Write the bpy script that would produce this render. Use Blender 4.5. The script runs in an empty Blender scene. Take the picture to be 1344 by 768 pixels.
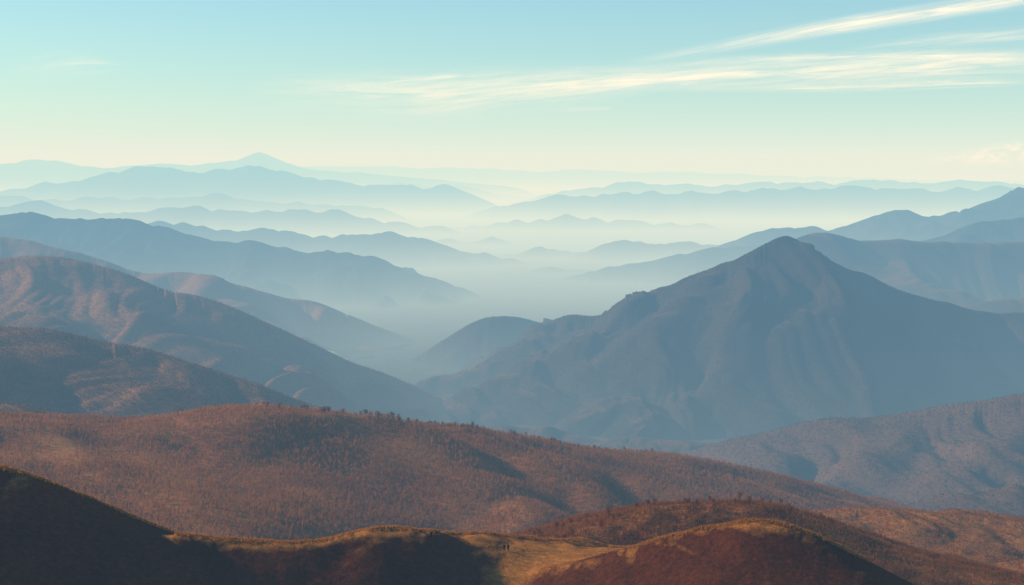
import bpy, math, random, time
import numpy as np
from mathutils import Vector
T0=time.time()
rng=np.random.default_rng(7); random.seed(7)
scene=bpy.context.scene
scene.view_settings.view_transform='Standard'
scene.view_settings.look='None'
scene.view_settings.exposure=0
COL=scene.collection
# ---------------------------------------------------------------- camera
F=1867.0; PITCH=math.atan(156/F)
cam_d=bpy.data.cameras.new("camera"); cam=bpy.data.objects.new("camera",cam_d); COL.objects.link(cam)
cam_d.lens=50; cam_d.sensor_width=36; cam_d.clip_start=1; cam_d.clip_end=400000
cam.rotation_euler=(math.pi/2-PITCH,0,0); scene.camera=cam
CP,SP=math.cos(PITCH),math.sin(PITCH)
def pixel_to_world(u,v,D):
    """image pixel (u,v) + forward distance D -> world x,y,z"""
    a=(u-672)/F; b=(384-v)/F
    t=D/(CP+b*SP)
    return (a*t, D, (-SP+b*CP)*t)
# ---------------------------------------------------------------- noise
PERM=np.random.default_rng(3).permutation(256); PERM=np.concatenate([PERM,PERM,PERM])
GA=np.linspace(0,2*np.pi,16,endpoint=False); GX=np.cos(GA); GY=np.sin(GA)
def perlin(x,y):
    xi=np.floor(x).astype(np.int64); yi=np.floor(y).astype(np.int64)
    xf=x-xi; yf=y-yi; xi&=255; yi&=255
    u=xf*xf*xf*(xf*(xf*6-15)+10); v=yf*yf*yf*(yf*(yf*6-15)+10)
    def g(ix,iy,dx,dy):
        h=PERM[PERM[ix]+iy]&15
        return GX[h]*dx+GY[h]*dy
    n00=g(xi,yi,xf,yf); n10=g((xi+1)&255,yi,xf-1,yf)
    n01=g(xi,(yi+1)&255,xf,yf-1); n11=g((xi+1)&255,(yi+1)&255,xf-1,yf-1)
    return ((n00*(1-u)+n10*u)*(1-v)+(n01*(1-u)+n11*u)*v)*1.5
def fbm(x,y,o=5,g=0.5):
    s=0;a=1;t=0
    for i in range(o):
        s=s+a*perlin(x+17.3*i,y-9.1*i); t+=a; a*=g; x=x*2.03; y=y*2.03
    return s/t
def billow(x,y,o=4,g=0.42):
    """rounded spurs separated by narrow gullies"""
    s=0;a=1;t=0
    for i in range(o):
        p=perlin(x+31.7*i,y+5.3*i); n=np.sqrt(p*p+.008)*1.7
        s=s+a*n; t+=a; a*=g; x=x*2.07; y=y*2.07
    return s/t
# ---------------------------------------------------------------- mesh helper
def mesh_obj(name,V,Fc,mat=None,smooth=False,link=True):
    V=np.asarray(V,dtype=np.float32); Fc=np.asarray(Fc,dtype=np.int32)
    me=bpy.data.meshes.new(name)
    n=Fc.shape[1]
    me.vertices.add(len(V)); me.vertices.foreach_set("co",V.ravel())
    me.loops.add(Fc.size); me.loops.foreach_set("vertex_index",Fc.ravel())
    me.polygons.add(len(Fc)); me.polygons.foreach_set("loop_start",np.arange(0,Fc.size,n,dtype=np.int32))
    me.polygons.foreach_set("loop_total",np.full(len(Fc),n,dtype=np.int32))
    if smooth: me.polygons.foreach_set("use_smooth",np.ones(len(Fc),dtype=bool))
    me.update(calc_edges=True)
    if mat: me.materials.append(mat)
    if not link: return me
    ob=bpy.data.objects.new(name,me); COL.objects.link(ob); return ob
# ---------------------------------------------------------------- materials
class NT:
    def __init__(s,name):
        s.m=bpy.data.materials.new(name); s.m.use_nodes=True; s.t=s.m.node_tree; s.t.nodes.clear()
        s.out=s.t.nodes.new("ShaderNodeOutputMaterial")
    def n(s,typ,**kw):
        nd=s.t.nodes.new(typ)
        for k,v in kw.items(): setattr(nd,k,v)
        return nd
    def l(s,a,b): s.t.links.new(a,b)
def mixc(N,fac,a,b):
    m=N.n("ShaderNodeMix",data_type='RGBA')
    for sock,val in ((m.inputs[0],fac),(m.inputs[6],a),(m.inputs[7],b)):
        if hasattr(val,'is_linked') : N.l(val,sock)
        elif isinstance(val,(int,float)): sock.default_value=val
        else: sock.default_value=(val[0],val[1],val[2],1)
    return m.outputs[2]
def ramp(N,src,p0,p1,o0=0,o1=1):
    r=N.n("ShaderNodeMapRange"); N.l(src,r.inputs[0]); r.inputs[1].default_value=p0; r.inputs[2].default_value=p1
    r.inputs[3].default_value=o0; r.inputs[4].default_value=o1
    return r.outputs[0]
def math_n(N,op,a,b=None,clamp=False):
    m=N.n("ShaderNodeMath",operation=op,use_clamp=clamp)
    for s,v in ((m.inputs[0],a),(m.inputs[1],b)):
        if v is None: continue
        if hasattr(v,'is_linked'): N.l(v,s)
        else: s.default_value=v
    return m.outputs[0]
def terrain_mat(name,dark,lite,grass,cell,grass_amt=0.5,bump=1.0,slope0=0.8,slope1=0.97,midlo=0.0,fine_c=.6):
    N=NT(name)
    geo=N.n("ShaderNodeNewGeometry")
    def noise(scale,detail=4,rough=.6):
        nd=N.n("ShaderNodeTexNoise"); nd.inputs["Scale"].default_value=scale; nd.inputs["Detail"].default_value=detail
        nd.inputs["Roughness"].default_value=rough
        N.l(geo.outputs["Position"],nd.inputs["Vector"]); return nd.outputs["Fac"]
    big=ramp(N,noise(1/(cell*30),5),.35,.65)
    mid=ramp(N,noise(1/(cell*6),5,.7),.3,.7,midlo,1)
    fine=ramp(N,noise(1/cell,3,.7),.3,.7)
    c=mixc(N,big,dark,lite)
    sep=N.n("ShaderNodeSeparateXYZ"); N.l(geo.outputs["Normal"],sep.inputs[0])
    sl=ramp(N,sep.outputs[2],slope0,slope1)
    g2=math_n(N,'MULTIPLY',math_n(N,'MULTIPLY',sl,mid),grass_amt,True)
    c=mixc(N,g2,c,grass)
    dk=mixc(N,fine,(fine_c,fine_c-.02,fine_c-.04),(1.9-fine_c,1.87-fine_c,1.84-fine_c))
    mu=N.n("ShaderNodeMix",data_type='RGBA',blend_type='MULTIPLY'); mu.inputs[0].default_value=1
    N.l(c,mu.inputs[6]); N.l(dk,mu.inputs[7])
    b=N.n("ShaderNodeBump"); b.inputs["Distance"].default_value=cell*.55*bump; b.inputs["Strength"].default_value=1
    N.l(noise(1/(cell*.8),4,.7),b.inputs["Height"])
    p=N.n("ShaderNodeBsdfPrincipled"); p.inputs["Roughness"].default_value=1; p.inputs["Specular IOR Level"].default_value=0
    N.l(mu.outputs[2],p.inputs["Base Color"]); N.l(b.outputs[0],p.inputs["Normal"])
    N.l(p.outputs[0],N.out.inputs[0]); return N.m
def plain_mat(name,a,b,scale,trans=0.0):
    N=NT(name); geo=N.n("ShaderNodeNewGeometry")
    nd=N.n("ShaderNodeTexNoise"); nd.inputs["Scale"].default_value=scale; nd.inputs["Detail"].default_value=3
    N.l(geo.outputs["Position"],nd.inputs["Vector"])
    f=ramp(N,nd.outputs["Fac"],.3,.7); c=mixc(N,f,a,b)
    p=N.n("ShaderNodeBsdfPrincipled"); p.inputs["Roughness"].default_value=1; p.inputs["Specular IOR Level"].default_value=0.0
    N.l(c,p.inputs["Base Color"])
    if trans>0:
        tr=N.n("ShaderNodeBsdfTranslucent"); N.l(c,tr.inputs[0])
        mx=N.n("ShaderNodeMixShader"); mx.inputs[0].default_value=trans
        N.l(p.outputs[0],mx.inputs[1]); N.l(tr.outputs[0],mx.inputs[2]); N.l(mx.outputs[0],N.out.inputs[0])
    else: N.l(p.outputs[0],N.out.inputs[0])
    return N.m

FLOOR=-570.0
# ---------------------------------------------------------------- ridge building
def catmull(P,n=6):
    P=np.array(P,float); Q=[]
    E=np.vstack([2*P[0]-P[1],P,2*P[-1]-P[-2]])
    for i in range(1,len(E)-2):
        for k in range(n):
            t=k/n; p0,p1,p2,p3=E[i-1],E[i],E[i+1],E[i+2]
            Q.append(.5*((2*p1)+(-p0+p2)*t+(2*p0-5*p1+4*p2-p3)*t*t+(-p0+3*p1-3*p2+p3)*t**3))
    Q.append(P[-1]); return np.array(Q)
def build_height(X,Y,lines,slope,rnd,k,jit,sub):  # crest lines are image pixel positions, each with a chosen forward distance
    res=None
    for li,Lp in enumerate(lines):
        sl=slope; rr=rnd; jj=jit
        if isinstance(Lp,dict): sl=Lp.get('slope',slope); rr=Lp.get('rnd',rnd); jj=Lp.get('jit',jit); Lp=Lp['p']
        Q=catmull(Lp,sub)
        if jj>0:
            uu=Q[:,0]; Q[:,1]+=jj*fbm(uu/27.0+li*7.7+Q[0,2]*.01,np.full_like(uu,3.3+li),4,.6)*2.2
        W=np.array([pixel_to_world(*q) for q in Q])
        best=np.full(X.shape,-1e9)
        for a,b in zip(W[:-1],W[1:]):
            dx,dy=b[0]-a[0],b[1]-a[1]; L2=dx*dx+dy*dy+1e-9
            t=np.clip(((X-a[0])*dx+(Y-a[1])*dy)/L2,0,1)
            d=np.hypot(X-(a[0]+t*dx),Y-(a[1]+t*dy))
            z=a[2]+t*(b[2]-a[2])-sl*(np.sqrt(d*d+rr*rr)-rr)
            best=np.maximum(best,z)
        if res is None: res=best
        else:
            h=np.clip(k-np.abs(res-best),0,None)/k
            res=np.maximum(res,best)+h*h*k*.25
    return res
HILLS={}
def hill(key,name,lines,y0,y1,mat,cols=500,rows=200,slope=.45,rnd=20,k=40,jit=1,
         amp=30,wl=250,aniso=2.0,u0=-130,u1=1474,crestkeep=.15,label="",detail=0,ymid=None,sub=5,soft=.6,wd=1.2,oct=4):
    kk=np.linspace((u0-672)/F,(u1-672)/F,cols)
    tt=np.linspace(0,1,rows)
    if ymid:
        s=tt*2-1; s=np.sign(s)*np.abs(s)**1.9
        yy=np.where(s<0,ymid+(ymid-y0)*s,ymid+(y1-ymid)*s)
    else: yy=y0+(y1-y0)*tt
    K,Y=np.meshgrid(kk,yy); X=K*Y
    Z=build_height(X,Y,lines,slope,rnd,k,jit,sub)
    ci=np.argmax(Z/Y,axis=0); top=Z[ci,np.arange(cols)][None,:]; yc=yy[ci][None,:]
    w=np.clip(np.maximum((top-Z),np.abs(Y-yc)*slope*.8)/(amp*wd),0,1); w=w*w*(3-2*w); w=crestkeep+(1-crestkeep)*w
    sd=sum(map(ord,key))*1.37
    wx=fbm(X/wl*.6+sd,Y/wl*.6,2)*.5; wy=fbm(X/wl*.6-sd,Y/wl*.6+50,2)*.5
    n=billow(X/wl+wx+sd,Y/(wl*aniso)+wy,oct,.42)
    n2=fbm(X/wl*.45+sd*2,Y/wl*.45,4,.45)
    Z=Z+w*(amp*(n-.62)*1.7+amp*soft*n2)
    if detail: Z=Z+detail*fbm(X/(wl*.08),Y/(wl*.08),4,.6)
    Z=np.maximum(Z,FLOOR-25)
    V=np.stack([X,Y,Z],-1).reshape(-1,3)
    idx=np.arange(rows*cols).reshape(rows,cols)
    q=np.stack([idx[:-1,:-1],idx[:-1,1:],idx[1:,1:],idx[1:,:-1]],-1).reshape(-1,4)
    zq=Z.ravel()[q].max(1); q=q[zq>FLOOR-24]
    ob=mesh_obj(name,V,q,mat,True)
    ob["kind"]="structure"; ob["label"]=label; ob["category"]="mountain" if name.startswith("mountain") else "hill"
    HILLS[key]=dict(kk=kk,yy=yy,Z=Z,rows=rows,cols=cols)
    return ob
def _rc(H,k,y):
    fc=np.clip((k-H['kk'][0])/(H['kk'][-1]-H['kk'][0])*(H['cols']-1),0,H['cols']-1.001)
    fr=np.clip(np.interp(y,H['yy'],np.arange(H['rows'])),0,H['rows']-1.001)
    return fc,fr
def hz(key,x,y):
    H=HILLS[key]; fc,fr=_rc(H,x/y,y)
    c=np.asarray(fc).astype(int); r=np.asarray(fr).astype(int); a=fc-c; b=fr-r; Z=H['Z']
    return (Z[r,c]*(1-a)+Z[r,c+1]*a)*(1-b)+(Z[r+1,c]*(1-a)+Z[r+1,c+1]*a)*b
def grad(key,x,y,e):
    gx=(hz(key,x+e,y)-hz(key,x-e,y))/(2*e); gy=(hz(key,x,y+e)-hz(key,x,y-e))/(2*e); return np.hypot(gx,gy)
def visible(key,x,y,slack):
    H=HILLS[key]
    if 'run' not in H:
        A=H['Z']/H['yy'][:,None]; H['run']=np.maximum.accumulate(A,0)
    fc,fr=_rc(H,x/y,y)
    return (hz(key,x,y)+slack)/y>=H['run'][fr.astype(int),np.rint(fc).astype(int)]

M_front=terrain_mat("front_turf",(.078,.022,.011),(.125,.038,.015),(.48,.20,.042),1.6,1.1,.4,.93,.99,midlo=.45)  # gold on level ground: dry grass, and the sunlit crest rim painted in
M_scrub=terrain_mat("scrub_slope",(.15,.054,.019),(.22,.084,.029),(.46,.21,.06),2.5,.8,.4,.94,.99,midlo=.3)
M_brown=terrain_mat("brown_forest_floor",(.22,.088,.031),(.31,.128,.044),(.50,.25,.07),5,.6,.4,.955,.997,midlo=.2,fine_c=.75)
M_mid=terrain_mat("winter_forest_slope",(.18,.088,.046),(.26,.130,.064),(.34,.18,.08),9,.3,.4,.88,.99,midlo=.3,fine_c=.8)
M_base=terrain_mat("shaded_forest_slope",(.078,.048,.037),(.125,.072,.048),(.20,.11,.058),9,.4,.5,.86,.98,midlo=.3,fine_c=.75)  # darker copy of the winter slope, shade put into its colours
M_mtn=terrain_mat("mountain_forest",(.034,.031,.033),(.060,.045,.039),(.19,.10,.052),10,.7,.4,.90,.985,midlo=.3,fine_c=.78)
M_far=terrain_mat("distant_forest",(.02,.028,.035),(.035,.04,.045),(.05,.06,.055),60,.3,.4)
M_floor=terrain_mat("valley_floor",(.045,.04,.03),(.075,.06,.04),(.09,.085,.05),60,.5,.2)

hill("A","hill",[
 [(-160,585,362),(-60,603,366),(0,619,370),(30,641,372),(70,661,375),(110,675,378),(180,694,382),(250,705,386),(330,711,390),(400,713,393),(440,709,396),(480,699,400),(512,693,405),(545,698,412),(590,709,425),(640,715,440),(700,718,460),(760,712,480)],
 [(640,790,402),(700,764,400),(730,752,398),(760,742,396),(850,717,392),(920,697,388),(980,686,384),(1010,687,382),(1050,701,378),(1090,732,370),(1130,765,362),(1180,800,350),(1260,850,330)],
 dict(p=[(595,715,424),(660,721,424),(730,726,422),(850,735,412)],rnd=40,slope=.5,jit=.2),
 ],180,640,M_front,1000,460,slope=.56,rnd=6,k=9,jit=.9,amp=1.0,wl=34,aniso=1.2,crestkeep=.15,detail=.12,oct=3,
 label="dark brown grassy ridge with golden sunlit saddle")
hill("B","hill",[
 [(600,745,480),(690,722,490),(740,713,500),(800,690,515),(850,672,524),(880,667,526),(950,672,530),(1000,681,530),(1060,700,525),(1130,722,515),(1200,735,505),(1280,750,495),(1344,765,480),(1450,790,460)],
 [(1000,681,530),(1080,735,500),(1140,765,480),(1180,790,460)],
 ],400,780,M_scrub,700,240,slope=.40,rnd=14,k=18,jit=.6,amp=3,wl=60,aniso=1.3,crestkeep=.15,detail=.3,
 label="rounded hill covered in russet winter scrub")
hill("B2","hill",[
 [(960,740,760),(1040,706,790),(1090,694,805),(1130,685,815),(1200,680,820),(1270,682,815),(1344,690,800),(1480,698,780)],
 [(1130,685,815),(1180,710,740),(1260,728,690),(1344,735,660)],
 ],560,1100,M_scrub,450,180,slope=.30,rnd=22,k=20,jit=.6,amp=6,wl=90,aniso=1.3,crestkeep=.1,detail=.4,u0=850,
 label="low golden brown grassy hill with scrub")
Cs=10
hill("C","hill",[
 [(u,v+(Cs if u<1000 else Cs*.7),d) for u,v,d in [(-160,558,960),(0,552,1000),(60,558,1010),(120,562,1020),(180,562,1040),(230,554,1060),(280,545,1080),(320,541,1090),(380,544,1100),(450,551,1120),(520,558,1140),(600,571,1170),(680,582,1200),(760,594,1230),(850,602,1260),(900,608,1290),(960,624,1330),(1020,643,1370),(1080,661,1420),(1130,675,1450),(1200,690,1470),(1280,700,1480),(1344,705,1480),(1480,715,1480)]],
 [(320,555,1090),(330,611,990),(360,665,900)],
 [(600,585,1170),(620,640,1050),(660,698,940)],
 [(860,617,1262),(885,655,1190),(960,680,1140),(1060,710,1090)],
 [(-60,615,850),(80,655,800),(180,692,760)],
 ],640,1900,M_brown,850,380,slope=.33,rnd=55,k=30,jit=.8,amp=10,wl=165,aniso=1.5,crestkeep=.05,detail=.3,oct=2,
 label="long brown hill covered with bare winter woodland")
hill("C2","hill",[
 [(-160,520,1500),(-60,524,1500),(0,533,1500),(60,542,1520),(120,554,1540),(180,567,1560)],
 ],1200,2000,M_brown,300,120,slope=.32,rnd=20,k=40,amp=10,wl=150,u1=500,label="low ochre hill with sparse grass")
hill("D","hill",[
 [(-160,420,2050),(-60,425,2000),(0,434,2000),(50,442,2000),(100,456,2000),(160,467,2020),(220,491,2050),(260,509,2080),(300,527,2100),(340,547,2120),(400,584,2150)],
 dict(p=[(-80,430,2000),(-60,470,1850),(20,520,1700)],rnd=60),
 dict(p=[(50,442,2000),(90,475,1900),(180,518,1800)],rnd=60),
 dict(p=[(160,467,2020),(220,500,1950),(300,548,1870)],rnd=60),
 ],1500,2600,M_mid,600,260,slope=.43,rnd=50,k=35,amp=22,wl=200,aniso=2.0,crestkeep=.05,u1=800,oct=3,label="tan wooded hillside with folded gullies")
hill("E","hill",[
 [(-160,365,3300),(-60,355,3300),(0,350,3300),(60,345,3300),(110,349,3300),(150,362,3280),(200,382,3250),(245,397,3230),(270,422,3200),(300,447,3180),(340,466,3200),(400,479,3280),(450,486,3350),(480,492,3400),(505,510,3430),(530,532,3450)],
 dict(p=[(60,345,3300),(100,378,3130),(170,412,3000),(240,455,2880),(330,510,2760)],rnd=80),
 dict(p=[(245,397,3230),(250,425,3110),(300,460,3010),(370,505,2920)],rnd=80),
 dict(p=[(340,466,3200),(380,490,3130),(440,530,3060)],rnd=70),
 dict(p=[(0,350,3300),(-5,390,3050),(40,425,2870),(120,480,2650)],rnd=80),
 ],2300,4200,M_mid,800,360,slope=.53,rnd=60,k=60,amp=38,wl=260,aniso=2.4,crestkeep=.04,u1=900,oct=3,label="broad wooded hill with blue shaded flank")
hill("E2","hill",[
 [(-160,305,4700),(0,310,4700),(50,321,4700),(100,333,4700),(150,351,4700),(190,359,4700),(240,363,4700),(300,374,4720),(350,386,4740),(400,401,4760),(450,419,4780),(500,436,4800),(540,451,4820),(580,475,4850)],
 dict(p=[(240,363,4700),(300,405,4460),(380,440,4300),(440,468,4160)],rnd=80),
 dict(p=[(400,401,4760),(440,434,4600),(500,462,4450)],rnd=80),
 ],3700,6000,M_mid,600,240,slope=.50,rnd=50,k=60,amp=46,wl=360,aniso=2.2,crestkeep=.04,u1=900,oct=3,label="long wooded ridge sloping down to the valley")
hill("F","mountain",[
 [(440,525,4300),(490,498,4300),(530,479,4300),(570,456,4300),(610,430,4300),(640,417,4300),(675,415,4300),(705,423,4300),(740,440,4250)],
 [(560,500,4000),(620,470,4000),(690,439,3950),(720,424,3900),(750,416,3850),(800,413,3800),(815,404,3780),(830,400,3750),(870,380,3700),(910,360,3650),(950,348,3620),(990,329,3600),(1012,319,3600),(1032,313,3600),(1056,325,3600),(1100,348,3600),(1150,371,3600),(1200,387,3600),(1250,401,3600),(1300,409,3600),(1344,410,3600),(1480,400,3600)],
 dict(p=[(870,380,3700),(825,410,3600),(745,444,3500),(670,478,3430),(580,512,3370),(440,548,3330)],rnd=35,slope=.56),
 dict(p=[(1032,314,3600),(1050,365,3505),(1020,420,3380),(955,480,3230),(880,535,3100),(840,570,2990)],rnd=22),
 dict(p=[(750,416,3850),(700,438,3770),(640,464,3710),(560,492,3670),(430,524,3650)],rnd=35,slope=.56),
 dict(p=[(950,349,3620),(905,388,3545),(855,430,3460),(780,474,3380),(660,526,3300)],rnd=28),
 dict(p=[(1015,420,3370),(990,462,3270),(905,508,3195),(780,554,3120)],rnd=28),
 dict(p=[(905,388,3545),(880,440,3390),(840,500,3250),(740,560,3100)],rnd=28),
 dict(p=[(1130,360,3600),(1150,415,3485),(1110,480,3340),(1040,545,3160)],rnd=28),
 dict(p=[(1240,400,3600),(1260,450,3465),(1230,510,3300),(1160,565,3120)],rnd=28),
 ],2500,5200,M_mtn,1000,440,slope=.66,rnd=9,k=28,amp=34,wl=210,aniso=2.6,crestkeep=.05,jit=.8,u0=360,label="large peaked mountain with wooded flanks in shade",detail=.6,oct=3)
hill("V","hill",[
 [(430,552,3400),(480,542,3400),(550,540,3350),(620,545,3300),(700,556,3250),(760,566,3200)],
 dict(p=[(520,590,2900),(590,575,2950),(660,568,2950),(760,570,2900),(860,582,2820),(940,606,2700)],rnd=80,slope=.3),
 dict(p=[(740,612,2600),(800,598,2650),(870,592,2700),(960,606,2640),(1040,640,2500)],rnd=80,slope=.3),
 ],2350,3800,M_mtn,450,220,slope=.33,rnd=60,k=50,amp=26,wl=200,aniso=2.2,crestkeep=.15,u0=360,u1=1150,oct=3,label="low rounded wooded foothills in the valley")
hill("G","hill",[
 [(840,622,2650),(880,604,2620),(950,585,2580),(1050,562,2500),(1150,551,2450),(1250,539,2400),(1344,525,2350),(1480,501,2300)],
 dict(p=[(1250,539,2400),(1200,580,2260),(1120,615,2160),(1040,645,2060)],rnd=45),
 dict(p=[(1344,525,2350),(1330,575,2190),(1260,620,2060)],rnd=45),
 [(1080,690,1850),(1160,669,1830),(1260,647,1800),(1344,632,1800),(1480,612,1800)],
 dict(p=[(1100,557,2470),(1040,595,2350),(960,628,2250)],rnd=45),
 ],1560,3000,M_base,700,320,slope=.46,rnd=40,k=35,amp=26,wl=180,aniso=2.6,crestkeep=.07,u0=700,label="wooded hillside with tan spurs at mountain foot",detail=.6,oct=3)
hill("H","mountain",[
 [(1000,330,5200),(1060,310,5200),(1090,307,5200),(1130,315,5200),(1180,319,5200),(1250,317,5200),(1300,319,5200),(1344,317,5200),(1480,312,5200)],
 [(1180,319,5200),(1200,355,4850),(1260,390,4600)],
 [(1250,410,4300),(1300,395,4300),(1344,380,4300),(1480,360,4300)],
 ],4000,7000,M_mtn,400,220,slope=.5,rnd=25,k=60,amp=45,wl=420,aniso=2,crestkeep=.06,jit=2,u0=850,label="rounded blue wooded mountain behind the peak",oct=3)
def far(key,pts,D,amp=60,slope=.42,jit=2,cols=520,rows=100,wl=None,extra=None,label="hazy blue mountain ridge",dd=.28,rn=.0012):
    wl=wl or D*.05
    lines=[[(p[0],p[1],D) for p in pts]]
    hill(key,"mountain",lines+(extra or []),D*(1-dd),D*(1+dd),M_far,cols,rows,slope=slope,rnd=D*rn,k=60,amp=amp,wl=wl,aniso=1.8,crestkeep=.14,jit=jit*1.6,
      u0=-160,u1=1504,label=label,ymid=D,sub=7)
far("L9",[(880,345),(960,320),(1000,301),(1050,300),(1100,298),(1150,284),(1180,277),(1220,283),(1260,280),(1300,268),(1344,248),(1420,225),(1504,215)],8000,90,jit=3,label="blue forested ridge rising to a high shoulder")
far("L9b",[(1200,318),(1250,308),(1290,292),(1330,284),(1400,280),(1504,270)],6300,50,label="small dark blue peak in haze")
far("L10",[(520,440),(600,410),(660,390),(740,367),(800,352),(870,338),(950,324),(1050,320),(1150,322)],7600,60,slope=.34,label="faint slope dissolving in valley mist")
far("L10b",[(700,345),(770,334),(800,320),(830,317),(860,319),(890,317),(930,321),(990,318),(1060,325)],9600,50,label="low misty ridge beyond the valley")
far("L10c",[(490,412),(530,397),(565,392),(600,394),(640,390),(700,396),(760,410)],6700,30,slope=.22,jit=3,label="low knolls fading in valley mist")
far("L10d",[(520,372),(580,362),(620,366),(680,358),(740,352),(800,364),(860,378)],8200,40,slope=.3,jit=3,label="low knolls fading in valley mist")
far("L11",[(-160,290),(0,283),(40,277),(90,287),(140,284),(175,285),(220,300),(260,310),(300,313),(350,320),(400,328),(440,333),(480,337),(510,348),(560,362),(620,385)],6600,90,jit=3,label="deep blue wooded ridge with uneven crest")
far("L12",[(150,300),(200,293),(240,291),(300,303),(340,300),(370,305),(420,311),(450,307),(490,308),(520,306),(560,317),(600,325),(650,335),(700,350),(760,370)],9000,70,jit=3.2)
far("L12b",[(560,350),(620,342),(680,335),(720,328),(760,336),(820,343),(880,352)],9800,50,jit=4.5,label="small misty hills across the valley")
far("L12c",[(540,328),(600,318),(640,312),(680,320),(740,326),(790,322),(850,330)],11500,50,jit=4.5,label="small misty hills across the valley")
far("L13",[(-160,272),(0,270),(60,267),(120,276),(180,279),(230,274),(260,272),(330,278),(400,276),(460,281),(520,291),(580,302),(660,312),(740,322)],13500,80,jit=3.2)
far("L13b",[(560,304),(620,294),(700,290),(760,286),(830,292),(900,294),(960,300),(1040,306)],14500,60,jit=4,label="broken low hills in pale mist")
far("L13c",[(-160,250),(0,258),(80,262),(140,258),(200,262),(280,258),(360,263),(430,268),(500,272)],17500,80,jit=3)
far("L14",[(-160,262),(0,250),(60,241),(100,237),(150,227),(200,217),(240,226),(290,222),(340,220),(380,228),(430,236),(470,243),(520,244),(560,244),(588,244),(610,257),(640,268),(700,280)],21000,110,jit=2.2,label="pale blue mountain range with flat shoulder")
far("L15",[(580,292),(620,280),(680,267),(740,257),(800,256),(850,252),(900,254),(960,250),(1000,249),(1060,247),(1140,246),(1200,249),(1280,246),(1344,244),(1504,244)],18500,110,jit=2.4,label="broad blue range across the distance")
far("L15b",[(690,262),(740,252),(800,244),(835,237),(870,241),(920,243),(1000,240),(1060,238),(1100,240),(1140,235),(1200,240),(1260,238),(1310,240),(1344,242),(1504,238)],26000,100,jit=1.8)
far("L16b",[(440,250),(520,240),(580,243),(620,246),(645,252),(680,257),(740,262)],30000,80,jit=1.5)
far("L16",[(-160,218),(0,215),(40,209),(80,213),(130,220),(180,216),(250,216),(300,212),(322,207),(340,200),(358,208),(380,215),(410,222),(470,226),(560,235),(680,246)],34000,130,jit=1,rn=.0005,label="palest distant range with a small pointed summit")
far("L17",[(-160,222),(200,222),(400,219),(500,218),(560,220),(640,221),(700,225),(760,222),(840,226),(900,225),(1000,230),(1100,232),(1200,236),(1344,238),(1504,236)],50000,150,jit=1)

g=np.concatenate([-np.geomspace(120000,1500,34),np.linspace(-1200,1200,9),np.geomspace(1500,120000,34)])
GXX,GYY=np.meshgrid(g,g); GZ=FLOOR+10*fbm(GXX/3000,GYY/3000,3)
n=len(g); idx=np.arange(n*n).reshape(n,n)
q=np.stack([idx[:-1,:-1],idx[:-1,1:],idx[1:,1:],idx[1:,:-1]],-1).reshape(-1,4)
gr=mesh_obj("ground",np.stack([GXX,GYY,GZ],-1).reshape(-1,3),q,M_floor,True)
gr["kind"]="structure"; gr["label"]="misty valley floor with fields and woods"; gr["category"]="ground"
print("terrain",time.time()-T0)

# ---------------------------------------------------------------- vegetation
def brush_template(nb,seed,spread=.33,w=.07,low=.12,trunk=True):
    """unit-height bare tree: crossed trunk slivers + rising twigs (triangles)"""
    r=np.random.default_rng(seed); T=[]
    if trunk:
        T+= [[(-.03,0,0),(.03,0,0),(0,0,.75)],[(0,-.03,0),(0,.03,0),(0,0,.75)]]
    for i in range(nb):
        a=r.uniform(0,2*np.pi); h0=r.uniform(low,.55); h1=min(1,h0+r.uniform(.3,.6))
        R=spread*r.uniform(.4,1)*math.sin(math.pi*min(.95,h1*.8+.05))**.5
        tx,ty=R*math.cos(a),R*math.sin(a); b=a+math.pi/2+r.uniform(-.6,.6); ww=w*r.uniform(.7,1.3)
        T.append([(tx*.1,ty*.1,h0),(tx*.75-ww*math.cos(b),ty*.75-ww*math.sin(b),h0+(h1-h0)*.6),(tx,ty,h1)])
        T.append([(tx*.1,ty*.1,h0),(tx*.85+ww*math.cos(b),ty*.85+ww*math.sin(b),h0+(h1-h0)*.7),(tx,ty,h1)])
    return np.array(T,float)
def scatter_pts(key,n,u0,u1,y0,y1,slack,mask=None):
    y=np.sqrt(rng.uniform(y0*y0,y1*y1,n)); k=rng.uniform((u0-672)/F,(u1-672)/F,n); x=k*y
    ok=visible(key,x,y,slack)
    if mask is not None: ok&=mask(x,y)
    x=x[ok];y=y[ok]; z=hz(key,x,y); ok=z>FLOOR+2
    return x[ok],y[ok],z[ok]
def stuff(name,label,P,H,W,temps,mat,sink=.05):
    x,y,z=P; out=[]
    n=len(x); which=rng.integers(0,len(temps),n); ang=rng.uniform(0,2*np.pi,n)
    for ti,T in enumerate(temps):
        m=which==ti
        if not m.any(): continue
        c=np.cos(ang[m])[:,None,None]; s=np.sin(ang[m])[:,None,None]; h=H[m][:,None,None]; wd=W[m][:,None,None]
        X=(T[None,:,:,0]*c-T[None,:,:,1]*s)*wd+x[m][:,None,None]
        Y=(T[None,:,:,0]*s+T[None,:,:,1]*c)*wd+y[m][:,None,None]
        Z=(T[None,:,:,2]-sink)*h+z[m][:,None,None]
        out.append(np.stack([X,Y,Z],-1).reshape(-1,3))
    V=np.concatenate(out); Fc=np.arange(len(V)).reshape(-1,3)
    ob=mesh_obj(name,V,Fc,mat); ob["kind"]="stuff"; ob["label"]=label; ob["category"]="trees" if 'wood' in name else name.split('_')[-1]
    print(name,n,len(Fc)); return ob
near_t=[brush_template(9,i,.34,.034) for i in range(5)]
mid_t=[brush_template(4,20+i,.42,.11,trunk=False) for i in range(4)]
tuft_t=[brush_template(3,40+i,.5,.10,low=0,trunk=False) for i in range(4)]
V_brown=plain_mat("bare_brown_twigs",(.31,.128,.045),(.43,.19,.065),1/60,.5)
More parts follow.
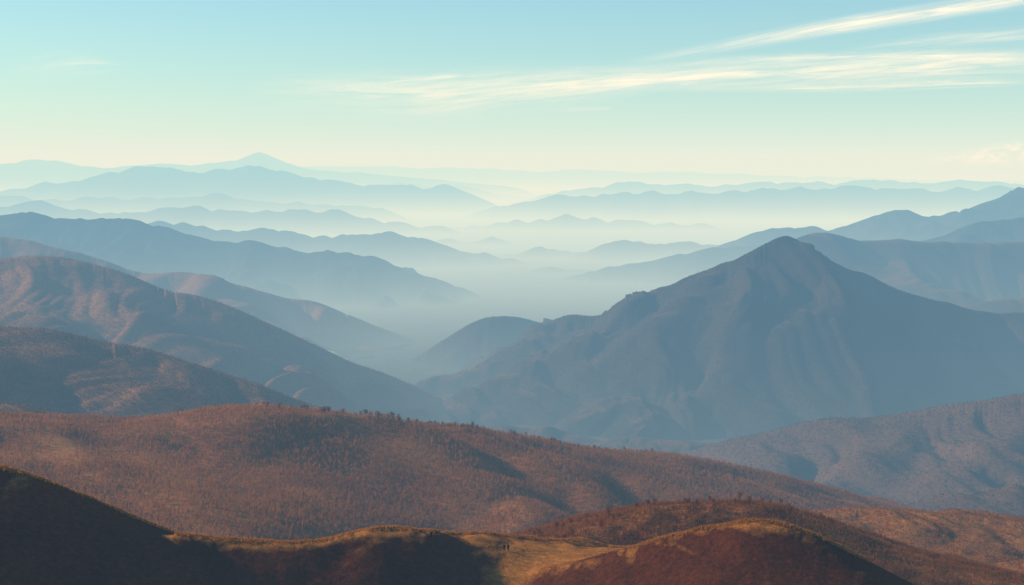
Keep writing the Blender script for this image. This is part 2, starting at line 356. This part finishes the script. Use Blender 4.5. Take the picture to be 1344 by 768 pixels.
V_tan=plain_mat("bare_tan_twigs",(.20,.10,.054),(.29,.148,.073),1/90)
V_base=plain_mat("shaded_winter_twigs",(.088,.054,.040),(.14,.08,.052),1/90)  # darker twig copy with the shade in its colour
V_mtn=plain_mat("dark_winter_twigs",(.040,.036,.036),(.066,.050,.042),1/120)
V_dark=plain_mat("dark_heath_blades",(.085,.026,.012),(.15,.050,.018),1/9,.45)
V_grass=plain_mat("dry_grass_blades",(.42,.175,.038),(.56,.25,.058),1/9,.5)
V_scrub=plain_mat("russet_scrub_twigs",(.25,.094,.033),(.39,.162,.053),1/14,.45)
def mk(key_scale,thr,off=0):
    return lambda x,y: fbm(x/key_scale+off,y/key_scale,3)>thr-rng.uniform(0,.4,len(x))
P=scatter_pts("C",115000,-60,1400,640,1560,3,mk(130,-.15))
n=len(P[0]); H=rng.uniform(2.8,5.8,n); stuff("woodland","bare brown winter wood covering the hill",P,H,H*.8,near_t,V_brown)
P=scatter_pts("C",30000,-60,1400,640,1560,1)
n=len(P[0]); H=rng.uniform(1.2,2.4,n); stuff("woodland_scrub","low brown scrub between bare trees",P,H,H*1.5,mid_t,V_brown)
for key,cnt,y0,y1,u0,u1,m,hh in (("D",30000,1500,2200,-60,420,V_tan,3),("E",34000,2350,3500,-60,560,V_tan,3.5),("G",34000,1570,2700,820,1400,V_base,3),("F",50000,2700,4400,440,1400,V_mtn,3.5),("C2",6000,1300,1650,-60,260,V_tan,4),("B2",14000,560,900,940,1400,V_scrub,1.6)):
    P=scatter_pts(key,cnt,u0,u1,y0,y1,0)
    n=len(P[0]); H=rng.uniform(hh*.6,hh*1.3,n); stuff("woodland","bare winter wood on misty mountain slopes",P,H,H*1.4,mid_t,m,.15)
P=scatter_pts("A",180000,-40,1400,240,500,.3)
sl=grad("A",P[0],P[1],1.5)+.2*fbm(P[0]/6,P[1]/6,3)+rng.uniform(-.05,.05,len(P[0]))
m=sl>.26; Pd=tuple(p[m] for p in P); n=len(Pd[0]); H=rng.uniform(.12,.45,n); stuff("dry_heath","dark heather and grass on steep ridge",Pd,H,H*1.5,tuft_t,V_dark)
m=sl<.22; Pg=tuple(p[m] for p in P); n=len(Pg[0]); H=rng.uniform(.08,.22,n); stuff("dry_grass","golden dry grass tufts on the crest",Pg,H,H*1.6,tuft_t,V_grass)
HA=HILLS["A"]; nr=44000; us=rng.uniform(-40,1150,nr); kf=(us-672)/F
cI=np.clip(((kf-HA['kk'][0])/(HA['kk'][-1]-HA['kk'][0])*(HA['cols']-1)).astype(int),0,HA['cols']-1)
ysk=HA['yy'][np.argmax(HA['Z']/HA['yy'][:,None],axis=0)][cI]
yR=ysk+rng.normal(0,1.7,nr); xR=kf*yR; zR=hz("A",xR,yR); H=rng.uniform(.35,.95,nr)*(1+.5*fbm(xR/7,yR/7,2))
stuff("rim_grass_fringe","tall golden grass fringe added as sunlit rim along ridge crest",(xR,yR,zR),H,H*1.2,tuft_t,V_grass)["category"]="grass"  # grass added on the skyline to draw the golden rim of light
P=scatter_pts("B",55000,560,1420,410,620,1.2)
n=len(P[0]); H=rng.uniform(.7,2.3,n); stuff("winter_scrub","dense russet scrub on rounded hill",P,H,H*1.0,near_t[:3],V_scrub)

# individual bare trees
def tube(V,Fc,p0,p1,r0,r1,ns=5):
    p0=np.array(p0);p1=np.array(p1); d=p1-p0; d/=np.linalg.norm(d)+1e-9
    a=np.cross(d,(0,0,1) if abs(d[2])<.9 else (1,0,0)); a/=np.linalg.norm(a); b=np.cross(d,a); o=len(V)
    for p,r in ((p0,r0),(p1,r1)):
        for i in range(ns):
            t=2*math.pi*i/ns; V.append(p+r*(a*math.cos(t)+b*math.sin(t)))
    for i in range(ns): j=(i+1)%ns; Fc.append((o+i,o+j,o+ns+j,o+ns+i))
def make_tree(seed):
    r=np.random.default_rng(seed); V=[];Fc=[]; p=np.array([0,0,-.06]); pts=[p]
    for i in range(5):
        q=p+np.array([r.normal(0,.02),r.normal(0,.02),.17]); tube(V,Fc,p,q,.035*(1-i*.17),.035*(1-(i+1)*.17),6); p=q; pts.append(p)
    trunk=mesh_obj("trunk",V,Fc,V_trunk,True,link=False)
    V=[];Fc=[]
    for i in range(24):
        h=r.uniform(.2,.8); f=(h+.06)/.17; k=min(4,int(f)); base=pts[k]+(pts[k+1]-pts[k])*(f-k)
        a=r.uniform(0,2*math.pi); L=r.uniform(.2,.38)*(1.15-h*.5); up=r.uniform(.7,1.6)
        d=np.array([math.cos(a),math.sin(a),up]); d/=np.linalg.norm(d); e=base+d*L*.6; tube(V,Fc,base,e,.012,.008,3)
        e2=e+(d+r.normal(0,.25,3)+np.array([0,0,.3]))*L*.4; tube(V,Fc,e,e2,.008,.004,3)
        for j in range(8):
            s=base+(e2-base)*r.uniform(.35,1); t=(d+r.normal(0,.6,3)); t/=np.linalg.norm(t); tube(V,Fc,s,s+t*r.uniform(.06,.14),.006,.003,3)
    crown=mesh_obj("crown",V,Fc,V_scrub,False,link=False); return trunk,crown
V_trunk=plain_mat("grey_brown_bark",(.10,.055,.035),(.17,.10,.06),2)
variants=[make_tree(s) for s in range(6)]
P=scatter_pts("B",2600,700,1100,450,545,0.3)
order=rng.permutation(len(P[0]))
cnt=0
for i in order:
    if cnt>=190: break
    x,y,z=P[0][i],P[1][i],P[2][i]
    tr,cr=variants[cnt%6]; h=random.uniform(2.6,4.6)
    e=bpy.data.objects.new("tree",None); COL.objects.link(e); e.location=(x,y,z); e.scale=(h*1.15,h*1.15,h); e.rotation_euler=(0,0,random.uniform(0,6.28))
    e.empty_display_size=.1
    e["label"]="small bare russet tree on scrubby hill"; e["category"]="tree"; e["group"]="bare trees on the scrubby hill"
    for nm,me in (("trunk",tr),("crown",cr)):
        o=bpy.data.objects.new(nm,me); COL.objects.link(o); o.parent=e
    cnt+=1
H=HILLS["C"]; us=np.sort(rng.uniform(225,860,110))
for u in us:
    k=(u-672)/F; c=int(np.clip((k-H['kk'][0])/(H['kk'][-1]-H['kk'][0])*(H['cols']-1),0,H['cols']-1))
    r_=int(np.argmax(H['Z'][:,c]/H['yy'])); y=H['yy'][r_]+random.uniform(-12,6); x=k*y; z=float(hz("C",np.array([x]),np.array([y]))[0])
    tr,cr=variants[random.randrange(6)]; h=random.uniform(4,7)
    e=bpy.data.objects.new("tree",None); COL.objects.link(e); e.location=(x,y,z); e.scale=(h*1.15,h*1.15,h); e.rotation_euler=(0,0,random.uniform(0,6.28))
    e["label"]="slender bare tree standing along hill crest"; e["category"]="tree"; e["group"]="bare trees along the hill crest"
    for nm,me in (("trunk",tr),("crown",cr)):
        o=bpy.data.objects.new(nm,me); COL.objects.link(o); o.parent=e
print("veg",time.time()-T0)

# ---------------------------------------------------------------- walkers on the saddle
def ground_hit(key,u,v):
    """follow the line of sight through an image pixel down to the terrain"""
    ys=HILLS[key]['yy']; yy=np.linspace(ys[0]+5,ys[-1]-5,3000)
    a=(u-672)/F; b=(384-v)/F; t=yy/(CP+b*SP); x=a*t; z=(-SP+b*CP)*t
    h=hz(key,x,yy); hit=h>=z
    if not hit.any(): return None
    i=int(np.argmax(hit)); return float(x[i]),float(yy[i]),float(h[i])
def skin_mesh(nodes,edges,mat,name,sub=2):
    me=bpy.data.meshes.new(name); me.from_pydata([p for p,_ in nodes],edges,[]); ob=bpy.data.objects.new(name,me); COL.objects.link(ob)
    m=ob.modifiers.new("s",'SKIN'); ob.modifiers.new("d",'SUBSURF').levels=sub
    for i,(p,r) in enumerate(nodes):
        sv=me.skin_vertices[0].data[i]; sv.radius=(r,r) if isinstance(r,(int,float)) else r; sv.use_root=(i==0)
    dg=bpy.context.evaluated_depsgraph_get(); new=bpy.data.meshes.new_from_object(ob.evaluated_get(dg))
    new.materials.clear(); new.materials.append(mat); new.name=name
    for p in new.polygons: p.use_smooth=True
    bpy.data.objects.remove(ob); return new
S_skin=plain_mat("skin",(.30,.17,.12),(.36,.21,.15),20)
S_hair=plain_mat("dark_hair",(.02,.014,.01),(.04,.028,.02),30)
def person(u,v,face,jc,tc,stride,label):
    x,y,z=ground_hit("A",u,v)
    s=stride
    J=dict(pel=((0,0,.95),.12),waist=((0,0,1.08),.115),chest=((0,.0,1.32),.15),neck=((0,.0,1.48),.06),h1=((0,.01,1.56),.075),h2=((0,.015,1.66),.092),h3=((0,.01,1.74),.06),
      ls=((-.19,0,1.40),.06),le=((-.25,-.04*s-.02,1.13),.045),lw=((-.24,.10*s+.02,.90),.03),lp=((-.24,.12*s+.03,.84),.035),
      rs=((.19,0,1.40),.06),re=((.25,-.06,1.13),.045),rw=((.24,.08-.1*s,.91),.03),rp=((.24,.10-.1*s,.85),.035),
      lh=((-.10,0,.90),.09),lk=((-.11,.12*s+.02,.50),.065),la=((-.11,.16*s-.02,.10),.04),lt=((-.12,.16*s+.16,.035),.038),
      rh=((.10,0,.90),.09),rk=((.11,-.04*s+.02,.50),.065),ra=((.11,-.22*s-.02,.11),.04),rt=((.12,-.22*s+.15,.035),.038))
    E=[("pel","waist"),("waist","chest"),("chest","neck"),("neck","h1"),("h1","h2"),("h2","h3"),("chest","ls"),("ls","le"),("le","lw"),("lw","lp"),
       ("chest","rs"),("rs","re"),("re","rw"),("rw","rp"),("pel","lh"),("lh","lk"),("lk","la"),("la","lt"),("pel","rh"),("rh","rk"),("rk","ra"),("ra","rt")]
    for side,sx in (("l",-1),("r",1)):
        px,py,pz=J[side+"p"][0]
        for f,(ox,oy,L) in enumerate(((-.0,.03,.075),(0,.01,.085),(0,-.01,.078),(0,-.03,.06),(-.035*sx,.03,.05))):
            a=f"{side}f{f}a"; b=f"{side}f{f}b"
            J[a]=((px+ox*.6,py+oy,pz-L*.6),.009); J[b]=((px+ox-.012*sx,py+oy+.01,pz-L),.008); E+=[(side+"p",a),(a,b)]
    names=list(J); ix={n:i for i,n in enumerate(names)}
    body=skin_mesh([J[n] for n in names],[(ix[a],ix[b]) for a,b in E],S_skin,"body",1)
    def sub(keys,grow,mat,nm):
        ii={n:i for i,n in enumerate(keys)}; return skin_mesh([(J[n][0],J[n][1]+grow+(.03 if n in("pel","waist") else 0)) for n in keys],[(ii[a],ii[b]) for a,b in E if a in ii and b in ii],mat,nm)
    jm=plain_mat("jacket_cloth",jc,[c*1.3 for c in jc],15); tm=plain_mat("trouser_cloth",tc,[c*1.3 for c in tc],15)
    jac=sub(["pel","waist","chest","ls","le","lw","rs","re","rw"],.035,jm,"jacket"); tro=sub(["pel","lh","lk","la","rh","rk","ra"],.03,tm,"trousers")
    boots=sub(["la","lt"],.016,S_hair,"boot"); boots2=sub(["ra","rt"],.016,S_hair,"boot")
    hair=skin_mesh([((0,-.03,1.62),.085),((0,-.02,1.70),.095),((0,0,1.76),.065)],[(0,1),(1,2)],S_hair,"hair")
    top=bpy.data.objects.new("person",body); COL.objects.link(top); top.location=(x,y,z+.02); top.rotation_euler=(0,0,face); top.scale=(1.2,)*3
    top["label"]=label; top["category"]="person"; top["group"]="walkers on the golden saddle"
    for nm,me in (("jacket",jac),("trousers",tro),("boot",boots),("boot",boots2),("hair",hair)):
        o=bpy.data.objects.new(nm,me); COL.objects.link(o); o.parent=top
person(662,723,math.radians(190),(.006,.007,.01),(.005,.005,.006),.7,"walker in dark jacket mid-stride on golden grass")
person(667,723,math.radians(160),(.014,.006,.005),(.006,.005,.005),.5,"walker in maroon jacket standing on golden grass")
person(566,706,math.radians(-20),(.007,.007,.007),(.005,.005,.005),.3,"walker in black clothes near the knoll top")
# ---------------------------------------------------------------- meadow in the valley
def meadow(u,v,ru,sy):
    h=ground_hit("E2",u,v)
    if h is None or h[2]<FLOOR+3: cx,cy,_=pixel_to_world(u,v,4250)
    else: cx,cy,_=h
    V=[];nn=36; rr=6; sx=ru/F*cy
    V.append((cx,cy,0))
    for r_ in range(1,rr+1):
        for i in range(nn):
            t=2*math.pi*i/nn; w=1+.25*math.sin(3*t+1)+.12*math.sin(5*t)
            V.append((cx+sx*math.cos(t)*w*r_/rr,cy+sy*math.sin(t)*w*r_/rr,0))
    V=np.array(V); V[:,2]=np.maximum(hz("E2",V[:,0],V[:,1]),FLOOR+6)+6
    T=[(0,1+i,1+(i+1)%nn) for i in range(nn)]
    for r_ in range(rr-1):
        for i in range(nn):
            a=1+r_*nn+i;b=1+r_*nn+(i+1)%nn;c=b+nn;d=a+nn; T+=[(a,d,c),(a,c,b)]
    ob=mesh_obj("meadow",V,T,plain_mat("meadow_grass",(.34,.38,.09),(.44,.46,.12),1/20),True); ob["kind"]="structure"; ob["label"]="small yellow green meadow among wooded hills"; ob["category"]="field"
meadow(439,472,15,60)

# ---------------------------------------------------------------- clouds
def cloud(pts,label,seed,dens=1.0,alt=850,thr=.35,sw=2.2,xs=.8):
    Q=catmull(pts,14); nw=12; V=[];UV=[]
    L=0; prev=None
    for i,(u,v,h) in enumerate(Q):
        if prev is not None: L+=math.hypot(u-prev[0],v-prev[1])/100
        prev=(u,v)
        for j in range(nw+1):
            wv=j/nw*2-1; vv=v+h*wv; b=(384-vv)/F; a=(u-672)/F
            dz=-SP+b*CP; t=alt/dz; V.append((a*t,(CP+b*SP)*t,alt)); UV.append((L,wv,i/(len(Q)-1)))
    idx=np.arange(len(V)).reshape(len(Q),nw+1)
    q=np.stack([idx[:-1,:-1],idx[1:,:-1],idx[1:,1:],idx[:-1,1:]],-1).reshape(-1,4)
    N=NT("glowing_cirrus_vapour")
    at=N.n("ShaderNodeAttribute",attribute_name="flow"); sep=N.n("ShaderNodeSeparateXYZ"); N.l(at.outputs["Vector"],sep.inputs[0])
    cb=N.n("ShaderNodeCombineXYZ"); N.l(math_n(N,'MULTIPLY',sep.outputs[0],xs),cb.inputs[0]); N.l(math_n(N,'ADD',math_n(N,'MULTIPLY',sep.outputs[1],sw),math_n(N,'MULTIPLY',sep.outputs[0],.5)),cb.inputs[1]); cb.inputs[2].default_value=seed
    nz=N.n("ShaderNodeTexNoise"); nz.inputs["Scale"].default_value=1.3; nz.inputs["Detail"].default_value=7; nz.inputs["Roughness"].default_value=.6; nz.inputs["Distortion"].default_value=.6
    N.l(cb.outputs[0],nz.inputs["Vector"])
    e=math_n(N,'SUBTRACT',1,math_n(N,'POWER',math_n(N,'ABSOLUTE',sep.outputs[1]),1.1),True); e=math_n(N,'POWER',e,1.5)
    t=sep.outputs[2]; ends=math_n(N,'MULTIPLY',ramp(N,t,0,.4),ramp(N,t,1,.85))
    a=math_n(N,'MULTIPLY',ramp(N,nz.outputs["Fac"],thr,thr+.5),math_n(N,'MULTIPLY',e,ends)); a=math_n(N,'MULTIPLY',a,dens,True)
    tl=N.n("ShaderNodeBsdfTranslucent"); tl.inputs[0].default_value=(1,.95,.80,1)
    em=N.n("ShaderNodeEmission"); em.inputs[0].default_value=(1,.90,.60,1); em.inputs[1].default_value=.62  # cream self-glow stands in for sunlight scattered inside the cloud
    ad=N.n("ShaderNodeAddShader"); N.l(tl.outputs[0],ad.inputs[0]); N.l(em.outputs[0],ad.inputs[1])
    tp=N.n("ShaderNodeBsdfTransparent"); mx=N.n("ShaderNodeMixShader"); N.l(a,mx.inputs[0]); N.l(tp.outputs[0],mx.inputs[1]); N.l(ad.outputs[0],mx.inputs[2])
    N.l(mx.outputs[0],N.out.inputs[0])
    ob=mesh_obj("cloud",V,q,N.m,True)
    A=ob.data.attributes.new("flow",'FLOAT_VECTOR','POINT'); A.data.foreach_set("vector",np.array(UV,dtype=np.float32).ravel())
    ob["label"]=label; ob["category"]="cloud"; ob["group"]="cirrus clouds"
cloud([(800,86,7),(940,62,11),(1060,40,14),(1180,22,15),(1290,6,15),(1400,-8,16)],"long thin cream cirrus streak rising to a point",1,1.2,thr=.22)
cloud([(600,120,12),(760,108,18),(860,104,21),(960,99,22),(1100,94,24),(1250,86,27),(1420,82,33)],"broad pale cirrus band with feathered edges",2.5,1.15,alt=860,thr=.26,sw=3)
cloud([(320,114,22),(430,118,36),(560,124,42),(680,116,36),(800,108,28),(900,100,14)],"soft fanned cirrus plume with wispy end",4.2,1.1,alt=870,thr=.32,sw=4)
cloud([(440,120,4),(500,110,6),(560,103,7),(610,98,4)],"short bright cirrus wisp",5.2,.75,alt=865,thr=.28)
cloud([(800,90,6),(950,80,10),(1100,76,11),(1240,74,12),(1400,76,13)],"thin straight cirrus thread",6.1,1.0,alt=840,thr=.3)
cloud([(880,118,5),(1000,116,7),(1120,114,10),(1260,110,8),(1350,108,6)],"faint low cirrus streak",7.7,.9,alt=845,thr=.3)
cloud([(1100,66,8),(1220,54,13),(1300,48,14),(1420,42,14)],"faint upper cirrus veil",8.4,.7,alt=855,thr=.3)
cloud([(10,95,14),(60,86,24),(100,84,22),(160,88,12)],"very faint small cirrus patch",9.9,.4,thr=.35)
cloud([(720,146,3),(760,143,5),(810,142,3)],"tiny pale cirrus fleck alone",3.3,.5,thr=.3)
cloud([(1210,213,8),(1260,210,13),(1320,203,20),(1380,200,24),(1480,200,24)],"low puffy cumulus bank near horizon",12.1,2.2,alt=260,thr=.42,xs=3.2,sw=1.6)

# ---------------------------------------------------------------- air
def box(name,z0,z1,R,mat):
    V=[(x,y,z) for z in (z0,z1) for x,y in ((-R,-R),(R,-R),(R,R),(-R,R))]
    Fc=[(0,3,2,1),(4,5,6,7),(0,1,5,4),(1,2,6,5),(2,3,7,6),(3,0,4,7)]
    return mesh_obj(name,V,Fc,mat)
def air_mat(name,sigma,J,ms,mJ,scale_h,step,R):
    """clear air sigma per km + mist (ms per km) thickening towards the valley floor and further up the valley"""
    N=NT(name)
    tc=N.n("ShaderNodeTexCoord"); sep=N.n("ShaderNodeSeparateXYZ"); N.l(tc.outputs["Object"],sep.inputs[0])
    ex=math_n(N,'POWER',2.71828,math_n(N,'DIVIDE',math_n(N,'SUBTRACT',FLOOR,sep.outputs[2]),scale_h))
    up=ramp(N,sep.outputs[1],2400,6500,.20,1); ex=math_n(N,'MULTIPLY',ex,up)
    def vol(s,J,fac):
        s=[x/1000 for x in s]; d=max(s)*1.0001
        ab=N.n("ShaderNodeVolumeAbsorption"); ab.inputs["Density"].default_value=d
        ab.inputs["Color"].default_value=(1-s[0]/d,1-s[1]/d,1-s[2]/d,1)
        em=N.n("ShaderNodeEmission"); e=[s[i]*J[i] for i in range(3)]; m=max(e)  # air emits its own glow in place of scattered sunlight
        em.inputs["Color"].default_value=(e[0]/m,e[1]/m,e[2]/m,1); em.inputs["Strength"].default_value=m
        if fac is not None:
            N.l(math_n(N,'MULTIPLY',fac,d),ab.inputs["Density"]); N.l(math_n(N,'MULTIPLY',fac,m),em.inputs["Strength"])
        ad=N.n("ShaderNodeAddShader"); N.l(ab.outputs[0],ad.inputs[0]); N.l(em.outputs[0],ad.inputs[1]); return ad
    a=vol(sigma,J,None); b=vol(ms,mJ,ex)
    ad=N.n("ShaderNodeAddShader"); N.l(a.outputs[0],ad.inputs[0]); N.l(b.outputs[0],ad.inputs[1])
    N.l(ad.outputs[0],N.out.inputs["Volume"])
    N.m.cycles.volume_step_rate=step/((4*R+1700)/30)
    return N.m
R=72000
sky=box("sky",-800,900,R,air_mat("glowing_haze_air",(.030,.068,.126),(.89,.86,.72),(.46,.51,.56),(.84,.88,.70),120,900,R))
sky["kind"]="structure"; sky["label"]="hazy pale blue and cream sky air with its own glow"; sky["category"]="sky"

# ---------------------------------------------------------------- light
EL,AZ=math.radians(23),math.radians(-70)   # azimuth from +Y towards +X
sd=bpy.data.lights.new("sun",'SUN'); so=bpy.data.objects.new("sun",sd); COL.objects.link(so)
sd.energy=5; sd.angle=math.radians(.5); sd.color=(1,.79,.50)
dirv=Vector((math.sin(AZ)*math.cos(EL),math.cos(AZ)*math.cos(EL),math.sin(EL)))
so.rotation_euler=dirv.to_track_quat('Z','Y').to_euler()
w=bpy.data.worlds.new("World"); scene.world=w; w.use_nodes=True; nt=w.node_tree; nt.nodes.clear()
st=nt.nodes.new("ShaderNodeTexSky"); st.sky_type='NISHITA'; st.sun_disc=False; st.sun_elevation=EL; st.sun_rotation=AZ
st.air_density=1.0; st.dust_density=.2; st.ozone_density=1.5
mxn=nt.nodes.new("ShaderNodeMix"); mxn.data_type='RGBA'; mxn.blend_type='MULTIPLY'; mxn.inputs[0].default_value=1; mxn.inputs[7].default_value=(.54,.86,1.14,1)
nt.links.new(st.outputs[0],mxn.inputs[6])
bg=nt.nodes.new("ShaderNodeBackground"); bg.inputs[1].default_value=.13
wo=nt.nodes.new("ShaderNodeOutputWorld"); nt.links.new(mxn.outputs[2],bg.inputs[0]); nt.links.new(bg.outputs[0],wo.inputs[0])
print("done",time.time()-T0)
